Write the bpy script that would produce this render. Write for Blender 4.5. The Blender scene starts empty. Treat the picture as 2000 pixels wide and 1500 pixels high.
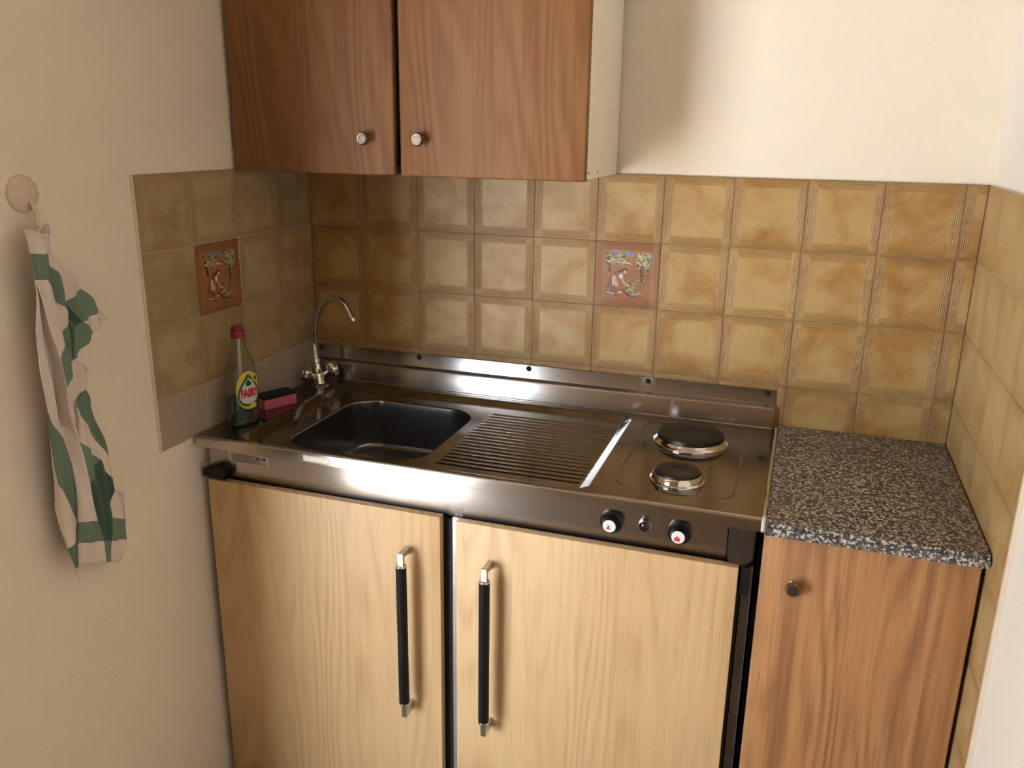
import bpy, bmesh, math, random
from mathutils import Vector, Matrix
R_ = random.Random(7)
S = bpy.context.scene
COL = S.collection
PI = math.pi

# ------------------------------------------------------------------ camera
cam = bpy.data.cameras.new('camera'); camo = bpy.data.objects.new('camera', cam); COL.objects.link(camo)
cam.sensor_width = 36; cam.lens = 30.105; cam.clip_start = .02
m = Matrix(((0.946675, -0.104875, 0.304643), (0.321867, 0.26549, -0.9088), (0.014431, 0.958393, 0.285089)))
camo.matrix_world = Matrix.Translation((1.2015, -1.9406, 1.5119)) @ m.to_4x4()
S.camera = camo
# ------------------------------------------------------------------ world, light, exposure
W = bpy.data.worlds.new('sky'); S.world = W; W.use_nodes = True
W.node_tree.nodes['Background'].inputs[0].default_value = (.84, .93, 1.04, 1)
W.node_tree.nodes['Background'].inputs[1].default_value = 9.0

def area(name, loc, rot, sx, sy, power, color):
    l = bpy.data.lights.new(name, 'AREA'); l.shape = 'RECTANGLE'; l.size = sx; l.size_y = sy; l.energy = power; l.color = color
    o = bpy.data.objects.new(name, l); COL.objects.link(o); o.location = loc; o.rotation_euler = rot
    return o
WX0, WX1, WY, WZ0, WZ1 = -1.75, -0.30, -3.0, 0.0, 2.06     # the balcony door opening
pt_ = area('daylight_portal', ((WX0+WX1)/2, WY-.13, (WZ0+WZ1)/2), (PI/2, 0, 0), WX1-WX0, WZ1-WZ0, 1, (1, 1, 1))
pt_.data.cycles.is_portal = True
sl = bpy.data.lights.new('sun', 'SUN'); sl.energy = 85; sl.angle = .01; sl.color = (1, .93, .84)
so0 = bpy.data.objects.new('sun', sl); COL.objects.link(so0); so0.location = (-1, -5, 4)
so0.rotation_euler = Vector((-.06, -.50, .86)).to_track_quat('Z', 'Y').to_euler()
S.view_settings.view_transform = 'Standard'; S.view_settings.look = 'None'
S.view_settings.gamma = 1; S.view_settings.use_curve_mapping = False
S.view_settings.exposure = 1.13

# ------------------------------------------------------------------ node helpers
class X:
    nt = None
    def __init__(s, v): s.v = v
    def _m(s, op, o=None, o2=None):
        n = X.nt.nodes.new('ShaderNodeMath'); n.operation = op
        for i, a in enumerate((s, o, o2)):
            if a is None: continue
            a = a.v if isinstance(a, X) else a
            if isinstance(a, (int, float)): n.inputs[i].default_value = a
            else: X.nt.links.new(a, n.inputs[i])
        return X(n.outputs[0])
    def __add__(s, o): return s._m('ADD', o)
    def __sub__(s, o): return s._m('SUBTRACT', o)
    def __rsub__(s, o): return X(float(o))._m('SUBTRACT', s)
    def __mul__(s, o): return s._m('MULTIPLY', o)
    def __truediv__(s, o): return s._m('DIVIDE', o)
    def pow(s, o): return s._m('POWER', o)
    def min(s, o): return s._m('MINIMUM', o)
    def max(s, o): return s._m('MAXIMUM', o)
    def fract(s): return s._m('FRACT')
    def floor(s): return s._m('FLOOR')
    def sin(s): return s._m('SINE')
    def cos(s): return s._m('COSINE')
    def abs(s): return s._m('ABSOLUTE')
    def gt(s, o): return s._m('GREATER_THAN', o)
    def lt(s, o): return s._m('LESS_THAN', o)
    def clamp(s): return s.max(0.0).min(1.0)
    def sm(s, a, b):
        n = X.nt.nodes.new('ShaderNodeMapRange'); n.interpolation_type = 'SMOOTHSTEP'
        X.nt.links.new(s.v, n.inputs[0]); n.inputs[1].default_value = a; n.inputs[2].default_value = b
        return X(n.outputs[0])
def comb(x, y, z=0.0):
    n = X.nt.nodes.new('ShaderNodeCombineXYZ')
    for i, a in enumerate((x, y, z)):
        if isinstance(a, X): X.nt.links.new(a.v, n.inputs[i])
        else: n.inputs[i].default_value = a
    return n.outputs[0]
def sep(v):
    n = X.nt.nodes.new('ShaderNodeSeparateXYZ'); X.nt.links.new(v, n.inputs[0]); return [X(o) for o in n.outputs]
def objco():
    n = X.nt.nodes.new('ShaderNodeTexCoord'); return n.outputs['Object']
def noise(v, scale=1.0, detail=2.0, rough=.5, dist=0.0):
    n = X.nt.nodes.new('ShaderNodeTexNoise'); X.nt.links.new(v, n.inputs['Vector'])
    n.inputs['Scale'].default_value = scale; n.inputs['Detail'].default_value = detail
    n.inputs['Roughness'].default_value = rough; n.inputs['Distortion'].default_value = dist
    return X(n.outputs[0])
def white(v):
    n = X.nt.nodes.new('ShaderNodeTexWhiteNoise'); n.noise_dimensions = '3D'; X.nt.links.new(v, n.inputs['Vector']); return X(n.outputs[0])
def mix(f, a, b):
    n = X.nt.nodes.new('ShaderNodeMix'); n.data_type = 'RGBA'
    if isinstance(f, X): X.nt.links.new(f.v, n.inputs[0])
    else: n.inputs[0].default_value = f
    for i, c in ((6, a), (7, b)):
        if isinstance(c, tuple): n.inputs[i].default_value = (*c, 1)
        else: X.nt.links.new(c, n.inputs[i])
    return n.outputs[2]
def ramp(f, stops, const=False):
    n = X.nt.nodes.new('ShaderNodeValToRGB'); X.nt.links.new(f.v, n.inputs[0]); r = n.color_ramp
    if const: r.interpolation = 'CONSTANT'
    while len(r.elements) < len(stops): r.elements.new(.5)
    for e, (p, c) in zip(r.elements, stops): e.position = p; e.color = (*c, 1)
    return n.outputs[0]
def new(name):
    mt = bpy.data.materials.new(name); mt.use_nodes = True; X.nt = mt.node_tree
    b = mt.node_tree.nodes['Principled BSDF']; return mt, b
def setin(b, **k):
    for key, v in k.items():
        i = b.inputs[key.replace('_', ' ')]
        if isinstance(v, X): X.nt.links.new(v.v, i)
        elif isinstance(v, tuple): i.default_value = (*v, 1) if len(v) == 3 and i.type == 'RGBA' else v
        elif isinstance(v, (int, float)): i.default_value = v
        else: X.nt.links.new(v, i)
def bump(b, h, strength=.3, dist=.001):
    n = X.nt.nodes.new('ShaderNodeBump'); n.inputs['Strength'].default_value = strength; n.inputs['Distance'].default_value = dist
    X.nt.links.new(h.v, n.inputs['Height']); X.nt.links.new(n.outputs[0], b.inputs['Normal'])
def plain(name, col, rough=.5, metal=0.0, bumps=0.0, scale=60, **k):
    mt, b = new(name); co = objco(); n = noise(co, scale, 3)
    c2 = tuple(min(1, c*1.06) for c in col); c1 = tuple(c*.93 for c in col)
    setin(b, Base_Color=mix(n, c1, c2), Roughness=rough, Metallic=metal, **k)
    if bumps: bump(b, n, bumps, .001)
    return mt

# ------------------------------------------------------------------ materials
def paint(name, col):
    mt, b = new(name); co = objco(); n = noise(co, 3, 4); f = noise(co, 160, 3)
    setin(b, Base_Color=mix(n, tuple(c*.97 for c in col), col), Roughness=.75); bump(b, f, .15, .0015); return mt
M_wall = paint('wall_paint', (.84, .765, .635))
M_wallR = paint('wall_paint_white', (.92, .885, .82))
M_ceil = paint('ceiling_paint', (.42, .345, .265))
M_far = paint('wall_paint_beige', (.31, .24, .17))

def wood(name, light, mid, dark, seed, sc=1.0, contrast=1.0, spec=.5):
    mt, b = new(name); x, y, z = sep(objco())
    xx = x + y*.7 + seed
    n1 = noise(comb(xx*2.6*sc, y*2, z*.42*sc+seed*3), 1.6, 2, .45, .15)
    rings = ((n1*150.0 + xx*70.0).sin()*.5+.5).pow(1.5)*noise(comb(xx*4, y, z*1.1+seed), 1.5, 2).sm(.30, .62)
    n2 = noise(comb(xx*9*sc, y*3, z*.8), 2.0, 3, .6)
    fib = noise(comb(xx*120, y*40, z*3.2), 1.3, 4, .65)
    pores = noise(comb(xx*330, y*60, z*9), 1.0, 2, .5).sm(.58, .70)
    f = (rings*.46*contrast + n2*.38 + (fib-.5)*1.0*contrast + .20).clamp()
    c = ramp(f, [(0.1, light), (.5, mid), (.95, dark)])
    c = mix(pores*.45*contrast, c, dark)
    setin(b, Base_Color=c, Roughness=fib*.15+.40); b.inputs['Specular IOR Level'].default_value = spec; bump(b, fib*-1.0 - pores*.6, .35, .0006); return mt
M_wood_up = wood('brown_oak_laminate', (.27, .138, .060), (.215, .100, .039), (.14, .056, .020), 3.1, 1.0, .6, .18)
M_wood_door = wood('light_oak_laminate', (.66, .47, .255), (.585, .395, .195), (.42, .26, .115), 9.4, .9, .65)
M_wood_base = wood('amber_oak_laminate', (.47, .250, .100), (.385, .185, .070), (.24, .105, .038), 5.7, 1.0, 1.15)
M_wood_edge = plain('dark_door_edge', (.10, .065, .045), .5)

def steel(name, rough=.2, aniso=.92, col=(.50, .47, .45), tan=(0, 1, 1)):
    mt, b = new(name); x, y, z = sep(objco())
    sc = noise(comb(x*3, y*900, z*900), 1.0, 2); bl = noise(comb(x*5, y*7, z*7), 1.0, 3)
    setin(b, Base_Color=mix(bl, tuple(c*.9 for c in col), col), Metallic=1.0, Roughness=bl*.10+(rough-.05)+sc*.04, Anisotropic=aniso)
    X.nt.links.new(comb(*map(float, tan)), b.inputs['Tangent'])
    return mt
M_steel = steel('brushed_steel')
M_steel_top = steel('pressed_steel_top', .10, .35, (.28, .255, .23))
M_steel_dark = steel('dark_steel', .28, .4, (.21, .185, .17))
M_chrome = plain('chrome', (.66, .65, .64), .06, 1.0)
M_chrome_m = plain('matt_chrome', (.60, .60, .60), .25, 1.0)
M_black = plain('black_plastic', (.004, .004, .004), .45, **{'Specular_IOR_Level': .3})
M_gap = plain('black_gasket', (.006, .006, .006), .7)
M_iron = plain('cast_iron', (.010, .009, .008), .36, .3, .2, 500)
M_white = plain('white_laminate', (.84, .79, .68), .45)
M_brass = plain('antique_brass', (.34, .24, .12), .32, 1.0)
M_brass_d = plain('dark_brass_inset', (.10, .075, .05), .4, .9)
M_bronze = plain('bronze_knob', (.20, .145, .10), .30, 1.0)
M_bronze_l = plain('pale_bronze_inset', (.26, .21, .155), .5, .8)
M_grout = plain('grout', (.29, .215, .125), .85)
M_plaster = plain('tile_edge_plaster', (.72, .63, .50), .8)
M_seal = plain('old_sealant', (.40, .32, .15), .6, 0, .4, 150)
M_sealw = plain('pale_sealant', (.60, .58, .52), .6)

def tilemat(name, cream, gold, brown, lines=1.0):
    mt, b = new(name)
    uv = X.nt.nodes.new('ShaderNodeUVMap'); u, v, _ = sep(uv.outputs[0])
    fu, fv = u.fract(), v.fract(); r = white(comb(u.floor(), v.floor(), 3.3)); r2 = white(comb(u.floor(), v.floor(), 8.1))
    du = fu.min(1-fu); dv = fv.min(1-fv); d = du.min(dv)
    P = comb(u + r*17, v + r2*9, r*30)
    cl = noise(P, 1.7, 4, .55, .4); cl2 = noise(P, 4.5, 3, .6)
    f = (cl*1.25 + cl2*.35 - .42 + (r-.5)*.12).clamp()
    edge = 1 - d.sm(.0, .17)
    base = ramp(f, [(.26, cream), (.54, gold), (.92, brown)])
    base = mix(edge*(r2*.35+.22), base, brown)
    def bands(da, dbb):
        w = ((da - .030)*(2*PI/.0235)).cos()*.5+.5
        mask = da.sm(.018, .030)*(1 - da.sm(.118, .130))*dbb.sm(.120, .132)
        return w.pow(2.0)*mask, mask
    l1, m1 = bands(du, dv); l2, m2 = bands(dv, du)
    cx = (du - .075); cy = (dv - .075); rr = (cx*cx + cy*cy).pow(.5)
    ring = ((rr*(2*PI/.030)).cos()*.5+.5).pow(2.0)*(1 - rr.sm(.050, .062))
    ln = (l1 + l2 + ring*.8).clamp(); mk = (m1 + m2).clamp()
    base = mix(mk*.30*lines, base, brown)
    base = mix(ln*.60*lines, base, tuple(min(1, c*1.08) for c in cream))
    setin(b, Base_Color=base, Roughness=.38 - ln*.05)
    b.inputs['Specular IOR Level'].default_value = .35
    bump(b, ln + cl*.3, .45*lines+.05, .0009); return mt
M_tile = tilemat('mottled_yellow_tile', (.43, .288, .118), (.345, .188, .054), (.175, .073, .020))
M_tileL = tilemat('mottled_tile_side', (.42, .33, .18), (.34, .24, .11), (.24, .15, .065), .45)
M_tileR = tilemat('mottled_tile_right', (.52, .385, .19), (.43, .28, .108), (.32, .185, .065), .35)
M_tileP = plain('pale_tile', (.36, .30, .23), .4)
M_pic = tilemat('terracotta_tile', (.32, .150, .058), (.27, .105, .036), (.16, .052, .022), .6)

def granite():
    mt, b = new('speckled_granite'); co = objco()
    def vor(scale, seed):
        mp = X.nt.nodes.new('ShaderNodeMapping'); mp.inputs['Location'].default_value = (seed, seed*2, 0); X.nt.links.new(co, mp.inputs[0])
        nn = X.nt.nodes.new('ShaderNodeTexNoise'); nn.inputs['Scale'].default_value = scale*1.3; X.nt.links.new(mp.outputs[0], nn.inputs['Vector'])
        ad = X.nt.nodes.new('ShaderNodeMixRGB'); ad.blend_type = 'LINEAR_LIGHT'; ad.inputs[0].default_value = .0015
        X.nt.links.new(mp.outputs[0], ad.inputs[1]); X.nt.links.new(nn.outputs[1], ad.inputs[2])
        n = X.nt.nodes.new('ShaderNodeTexVoronoi'); n.inputs['Scale'].default_value = scale; X.nt.links.new(ad.outputs[0], n.inputs['Vector'])
        s = X.nt.nodes.new('ShaderNodeSeparateColor'); X.nt.links.new(n.outputs['Color'], s.inputs[0]); return X(s.outputs[0])
    a = vor(270, .3); c = vor(480, 1.7)
    ca = ramp(a, [(0, (.012, .010, .010)), (.20, (.055, .048, .042)), (.42, (.10, .085, .072)), (.56, (.60, .57, .54)), (.84, (.17, .135, .10))], True)
    cc = ramp(c, [(0, (.015, .013, .012)), (.3, (.11, .095, .08)), (.7, (.36, .33, .30))], True)
    x, y, z = sep(co)
    st = noise(comb(x*6, y*16, 0.0), 1.0, 3)
    blob = 1 - ((x+.06)*(x+.06)*60 + (y-.15)*(y-.15)*900).sm(.0, 1.0)
    col = mix(.28, ca, cc)
    col = mix(blob*st.sm(.3, .7)*.55, col, (.10, .06, .03))
    setin(b, Base_Color=col, Roughness=.42); return mt
M_granite = granite()

def bowl_blend(mt):
    # the deep-drawn bowl is duller, satin steel below its rim
    X.nt = mt.node_tree; b = mt.node_tree.nodes['Principled BSDF']
    g = X.nt.nodes.new('ShaderNodeNewGeometry'); x, y, z = sep(g.outputs['Position'])
    f = 1 - z.sm(.8706-.0165, .8706-.0128)
    for key, col in (('Base Color', (.20, .20, .205)),):
        old = b.inputs[key].links[0].from_socket; X.nt.links.new(mix(f, old, col), b.inputs[key])
    old = X(b.inputs['Roughness'].links[0].from_socket)
    X.nt.links.new((old*(1-f) + f*.20).v, b.inputs['Roughness'])
    X.nt.links.new((1 - f*.06).v, b.inputs['Metallic'])
bowl_blend(M_steel_top)

# ------------------------------------------------------------------ geometry helpers
WLOC = {}
def obj(name, bm, mats, parent=None, smooth=None, label=None):
    if isinstance(bm, bmesh.types.BMesh):
        bmesh.ops.recalc_face_normals(bm, faces=bm.faces[:])
        me = bpy.data.meshes.new(name); bm.to_mesh(me); bm.free()
    else: me = bm
    for mt in (mats if isinstance(mats, (list, tuple)) else [mats]): me.materials.append(mt)
    lo = Vector((1e9,)*3); hi = Vector((-1e9,)*3)
    for v in me.vertices:
        for i in range(3): lo[i] = min(lo[i], v.co[i]); hi[i] = max(hi[i], v.co[i])
    c = (lo+hi)/2
    if parent is None: c.z = lo.z
    me.transform(Matrix.Translation(-c))
    o = bpy.data.objects.new(name, me); COL.objects.link(o)
    pl = WLOC.get(parent.name, Vector()) if parent else Vector()
    if parent: o.parent = parent
    o.location = c - pl; WLOC[o.name] = c
    if smooth is not None:
        for p in me.polygons: p.use_smooth = True
        me.set_sharp_from_angle(angle=math.radians(smooth))
    if label: o['label'] = label
    return o
def thing(name, label, cat, loc, group=None):
    o = bpy.data.objects.new(name, None); o.empty_display_size = .05; COL.objects.link(o); o.location = loc
    WLOC[o.name] = Vector(loc); tag(o, label, cat, group); return o
def tag(o, label, cat, group=None):
    o['label'] = label; o['category'] = cat
    if group: o['group'] = group
    return o
def struct(o): o['kind'] = 'structure'; return o
def B(): return bmesh.new()
def box(bm, x0, x1, y0, y1, z0, z1, bev=0.0, seg=2, mi=0):
    t = bmesh.new()
    vs = [t.verts.new((x, y, z)) for x in (x0, x1) for y in (y0, y1) for z in (z0, z1)]
    for f in ((0, 1, 3, 2), (4, 6, 7, 5), (0, 4, 5, 1), (2, 3, 7, 6), (0, 2, 6, 4), (1, 5, 7, 3)): t.faces.new([vs[i] for i in f])
    if bev: bmesh.ops.bevel(t, geom=t.edges[:], offset=bev, segments=seg, affect='EDGES', profile=.5)
    for f in t.faces: f.material_index = mi
    bmesh.ops.recalc_face_normals(t, faces=t.faces[:])
    tmp = bpy.data.meshes.new('t'); t.to_mesh(tmp); t.free(); bm.from_mesh(tmp); bpy.data.meshes.remove(tmp)
    return bm
def frame(axis):
    a = Vector(axis).normalized(); u = a.orthogonal().normalized(); return a, u, a.cross(u)
def lathe(bm, prof, org, axis=(0, 0, 1), n=40, mi=0, capped=True):
    a, u, w = frame(axis); org = Vector(org); rings = []
    for r, h in prof:
        rings.append([bm.verts.new(org + a*h + (u*math.cos(2*PI*i/n) + w*math.sin(2*PI*i/n))*max(r, 1e-5)) for i in range(n)])
    for A, C in zip(rings, rings[1:]):
        for i in range(n): f = bm.faces.new((A[i], A[(i+1) % n], C[(i+1) % n], C[i])); f.material_index = mi
    if capped:
        for rg in (rings[0], rings[-1]): f = bm.faces.new(rg); f.material_index = mi
    return bm
def tube(bm, pts, rad, n=16, mi=0):
    pts = [Vector(p) for p in pts]; rings = []; u = None
    rads = rad if isinstance(rad, (list, tuple)) else [rad]*len(pts)
    for i, p in enumerate(pts):
        t = (pts[min(i+1, len(pts)-1)] - pts[max(i-1, 0)]).normalized()
        u = t.orthogonal().normalized() if u is None else (u - t*u.dot(t)).normalized()
        w = t.cross(u)
        rings.append([bm.verts.new(p + (u*math.cos(2*PI*k/n) + w*math.sin(2*PI*k/n))*rads[i]) for k in range(n)])
    for A, C in zip(rings, rings[1:]):
        for k in range(n): f = bm.faces.new((A[k], A[(k+1) % n], C[(k+1) % n], C[k])); f.material_index = mi
    for rg in (rings[0], rings[-1]): f = bm.faces.new(rg); f.material_index = mi
    return bm
def spline(P, k=8):
    P = [Vector(p) for p in P]; out = []
    Q = [P[0]*2-P[1]] + P + [P[-1]*2-P[-2]]
    for i in range(1, len(Q)-2):
        a, b, c, d = Q[i-1:i+3]
        for j in range(k):
            t = j/k; out.append(.5*((2*b) + (c-a)*t + (2*a-5*b+4*c-d)*t*t + (3*b-a-3*c+d)*t**3))
    out.append(P[-1]); return out
def prism(bm, poly, axis, a0, a1, mi=0):
    """poly of 2D points extruded along axis 'x','y' or 'z'"""
    def mk(p, a): return {'x': (a, p[0], p[1]), 'y': (p[0], a, p[1]), 'z': (p[0], p[1], a)}[axis]
    A = [bm.verts.new(mk(p, a0)) for p in poly]; C = [bm.verts.new(mk(p, a1)) for p in poly]; n = len(poly)
    for i in range(n): bm.faces.new((A[i], A[(i+1) % n], C[(i+1) % n], C[i])).material_index = mi
    bm.faces.new(A).material_index = mi; bm.faces.new(C).material_index = mi
    return bm

# ------------------------------------------------------------------ room shell  (floor at -0.04)
FZ, CZ = -.04, 2.42; XL = -.006; XR = 1.546; YB = .008; LE = -1.16; RX0 = -2.3
def sbox(name, mat, *a): return struct(obj(name, box(B(), *a), mat))
def floormat():
    mt, b = new('floor_tiles'); x, y, z = sep(objco()); fx = (x/.33).fract(); fy = (y/.33).fract()
    g = fx.min(1-fx).min(fy.min(1-fy)).sm(.006, .014); n = noise(objco(), 5, 4)
    setin(b, Base_Color=mix(g, (.10, .06, .035), mix(n, (.19, .14, .10), (.25, .185, .13))), Roughness=.45); return mt
sbox('floor', floormat(), RX0-.1, XR+.1, WY-.12, YB+.1, FZ-.1, FZ)
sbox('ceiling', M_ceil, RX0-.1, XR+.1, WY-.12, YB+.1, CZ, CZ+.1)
sbox('wall_back', M_wall, XL-.1, XR+.1, YB, YB+.1, FZ, CZ)
sbox('wall_left', M_wall, XL-.1, XL, LE, YB, FZ, CZ)
sbox('wall_right', M_wallR, XR, XR+.1, WY-.12, YB, FZ, CZ)
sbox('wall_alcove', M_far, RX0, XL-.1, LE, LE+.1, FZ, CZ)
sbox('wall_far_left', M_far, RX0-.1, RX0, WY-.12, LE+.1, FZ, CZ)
bm = B(); box(bm, RX0, WX0, WY-.12, WY, FZ, CZ); box(bm, WX1, XR, WY-.12, WY, FZ, CZ); box(bm, WX0, WX1, WY-.12, WY, WZ1, CZ)
box(bm, WX0, WX1, WY-.12, WY, FZ, WZ0)
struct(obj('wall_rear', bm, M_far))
sbox('floor_balcony', paint('pale_concrete', (.55, .50, .44)), -3.0, 1.6, WY-2.2, WY-.1205, FZ-.1, FZ-.002)
bm = B(); t = .05
for a in ((WX0, WX0+t, WZ0, WZ1), (WX1-t, WX1, WZ0, WZ1), (WX0, WX1, WZ0, WZ0+t), (WX0, WX1, WZ1-t, WZ1)):
    box(bm, a[0], a[1], WY-.07, WY-.02, a[2], a[3], .003)
wn = struct(obj('window_1', bm, plain('white_window_frame', (.8, .8, .78), .35)))
def glassmat(name, tint, gl=.08):
    mt = bpy.data.materials.new(name); mt.use_nodes = True; nt = mt.node_tree; nt.nodes.clear(); X.nt = nt
    o = nt.nodes.new('ShaderNodeOutputMaterial'); tr = nt.nodes.new('ShaderNodeBsdfTransparent'); g = nt.nodes.new('ShaderNodeBsdfGlossy'); mx = nt.nodes.new('ShaderNodeMixShader')
    tr.inputs[0].default_value = (*tint, 1); g.inputs['Roughness'].default_value = .06
    lw = nt.nodes.new('ShaderNodeLayerWeight'); lw.inputs[0].default_value = .35
    f = X(lw.outputs['Facing'])._m('MULTIPLY_ADD', .5, gl)
    nt.links.new(f.v, mx.inputs[0]); nt.links.new(tr.outputs[0], mx.inputs[1]); nt.links.new(g.outputs[0], mx.inputs[2]); nt.links.new(mx.outputs[0], o.inputs[0])
    return mt
M_pane = glassmat('window_glass', (.97, .98, .98), .02)
pane = obj('pane', box(B(), WX0+t, WX1-t, WY-.048, WY-.042, WZ0+t, WZ1-t), M_pane, wn)

# ------------------------------------------------------------------ wall tiles
def tiles(bm, O, U, V, N, nu, nv, pu, pv, umax, vmax, skip=(), uo=0, mi=0, row0=0):
    """cells from O along U (pitch pu) and down V (pitch pv); N is the outward normal"""
    O, U, V, N = map(Vector, (O, U, V, N)); uvl = bm.loops.layers.uv.verify()
    for i in range(nu):
        for j in range(nv):
            if (i, j+row0) in skip: continue
            a0, a1 = i*pu, min((i+1)*pu, umax); b0, b1 = j*pv, min((j+1)*pv, vmax)
            if a1-a0 < .004 or b1-b0 < .004: continue
            g = .0006; e = .0016; jit = R_.uniform(-.0002, .0002)
            def q(s, h): return [bm.verts.new(O+U*a+V*b+N*h) for a, b in ((a0+s, b0+s), (a1-s, b0+s), (a1-s, b1-s), (a0+s, b1-s))]
            A, C, D = q(g, -.0016), q(g, -.0007+jit), q(e, jit)
            fs = [bm.faces.new(D)]
            for P_, Q_ in ((A, C), (C, D)):
                for k in range(4): fs.append(bm.faces.new((P_[k], P_[(k+1) % 4], Q_[(k+1) % 4], Q_[k])))
            for f in fs:
                f.material_index = mi
                for l in f.loops:
                    dd = l.vert.co - O
                    l[uvl].uv = (min(max(dd.dot(U)/pu, i+.001), i+.999)+uo, min(max(dd.dot(V)/pv, j+.001), j+.999)+row0)
ZT = 1.42
# picture painted on the two decorative tiles, in unit-square coordinates (u right, v down)
PC = [('skyblue', (.17, .22, .36)), ('olive', (.30, .29, .12)), ('pale_olive', (.46, .44, .24)), ('umber', (.085, .035, .02)), ('rust', (.27, .095, .045)),
      ('linen', (.62, .50, .47)), ('skin', (.62, .38, .25)), ('sage', (.26, .31, .20))]
M_pc = [plain('glaze_'+n, c, .4) for n, c in PC]
def u_(x): return (x-262)/1020
def v_(y): return (y-300)/1030
def scene_tile(bm, O, U, V, N, P):
    O, U, V, N = map(Vector, (O, U, V, N)); rr = random.Random(3); lay = [0]
    def poly(pts, mi):
        lay[0] += 1; h = .0003+lay[0]*.000004
        f = bm.faces.new([bm.verts.new(O+U*(u_(x)*P)+V*(v_(y)*P)+N*h) for x, y in pts]); f.material_index = mi
    def blob(x, y, rx, ry, mi, n=9):
        poly([(x+rx*math.cos(2*PI*k/n)*rr.uniform(.6, 1.15), y+ry*math.sin(2*PI*k/n)*rr.uniform(.6, 1.15)) for k in range(n)], mi)
    for x, y, rx, ry in ((600, 460, 90, 32), (820, 500, 80, 45), (760, 470, 50, 25), (1120, 515, 55, 40)): blob(x, y, rx, ry, 0)
    for k in range(60): blob(rr.uniform(440, 730), rr.uniform(500, 645), rr.uniform(16, 42), rr.uniform(12, 28), rr.choice((1, 1, 2, 7, 3)))
    for k in range(80): blob(rr.uniform(925, 1120), rr.uniform(460, 710), rr.uniform(14, 38), rr.uniform(12, 30), rr.choice((1, 2, 2, 7, 3)))
    for k in range(34): blob(rr.uniform(900, 1090), rr.uniform(770, 930), rr.uniform(10, 22), rr.uniform(6, 12), rr.choice((1, 4, 1, 3)))
    poly([(975, 700), (1010, 700), (1020, 800), (1060, 810), (1055, 825), (1022, 830), (1035, 920), (1000, 915), (985, 800)], 3)
    poly([(470, 640), (500, 640), (505, 700), (525, 770), (470, 775), (485, 710)], 3)
    poly([(680, 612), (790, 618), (880, 655), (800, 640), (690, 628)], 5)
    poly([(690, 735), (740, 708), (782, 728), (780, 765), (740, 755), (640, 800), (560, 820), (600, 775)], 3)
    poly([(730, 745), (768, 752), (762, 790), (735, 795), (715, 775)], 6)
    poly([(575, 800), (650, 775), (700, 790), (690, 850), (640, 860), (590, 850)], 4)
    poly([(655, 810), (690, 790), (722, 830), (715, 870), (690, 880), (650, 870)], 5)
    poly([(560, 815), (600, 850), (560, 985), (640, 1015), (650, 1090), (560, 1110), (430, 1070), (395, 1005), (450, 970), (480, 890)], 4)
    for a, b2 in (((520, 870), (470, 1040)), ((545, 900), (520, 1070)), ((500, 950), (440, 1020)), ((560, 1000), (600, 1090))):
        poly([a, (a[0]+14, a[1]+4), (b2[0]+16, b2[1]), b2], 3)
    poly([(562, 830), (600, 850), (632, 930), (642, 1010), (548, 985), (545, 900)], 5)
    for k in range(3): poly([(570+k*20, 860+k*12), (576+k*20, 860+k*12), (582+k*20, 985+k*6), (574+k*20, 985+k*6)], 4)
    poly([(685, 870), (705, 868), (745, 940), (800, 985), (790, 1000), (730, 955)], 6)
    for k in range(44): blob(rr.uniform(760, 905), rr.uniform(945, 1095), rr.uniform(14, 38), rr.uniform(10, 24), rr.choice((3, 4, 1, 2, 7)))
    poly([(820, 1120), (900, 1100), (980, 1075), (1040, 1090), (960, 1120), (860, 1140)], 7)
    poly([(650, 1040), (720, 1045), (800, 1110), (900, 1150), (1080, 1180), (960, 1178), (810, 1160), (740, 1095)], 3)
    poly([(440, 1085), (560, 1120), (640, 1150), (720, 1160), (600, 1160), (480, 1140)], 3)
    poly([(430, 1090), (520, 1100), (600, 1140), (520, 1130)], 5)
    blob(680, 1095, 34, 24, 6)
    for k in range(8): blob(rr.uniform(450, 640), rr.uniform(1060, 1110), 22, 12, 3)
def splashback(label, slab, regs, mats, pic, picname):
    root = thing('tiled_splashback', label, 'wall tiles', slab[0])
    bm = B(); box(bm, *slab[1]); obj('backing', bm, M_grout if len(slab) < 3 else slab[2], root)
    bm = B()
    for r in regs: tiles(bm, **r)
    obj('tiles', bm, mats, root)
    if pic:
        O, U, V, N, P = pic; bm = B(); tiles(bm, O, U, V, N, 1, 1, P, P, P, P, uo=60)
        pt = obj('picture_tile', bm, M_pic, root, label='terracotta tile painted with a stooping figure under trees')
        bm = B(); scene_tile(bm, O, U, V, N, P)
        obj('painted_scene', bm, M_pc, pt)
SP = .152
splashback('long beige tiled splashback on the back wall behind the sink and hotplates', ((.77, -.0, .85), (0, 1.538, .0014, YB-.0003, .855, ZT)),
    [dict(O=(0, 0, ZT), U=(1, 0, 0), V=(0, 0, -1), N=(0, -1, 0), nu=11, nv=4, pu=.15, pv=.15, umax=1.5375, vmax=.565, skip={(5, 1)})],
    [M_tile], ((.75, 0, 1.27), (1, 0, 0), (0, 0, -1), (0, -1, 0), .15), '')
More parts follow.
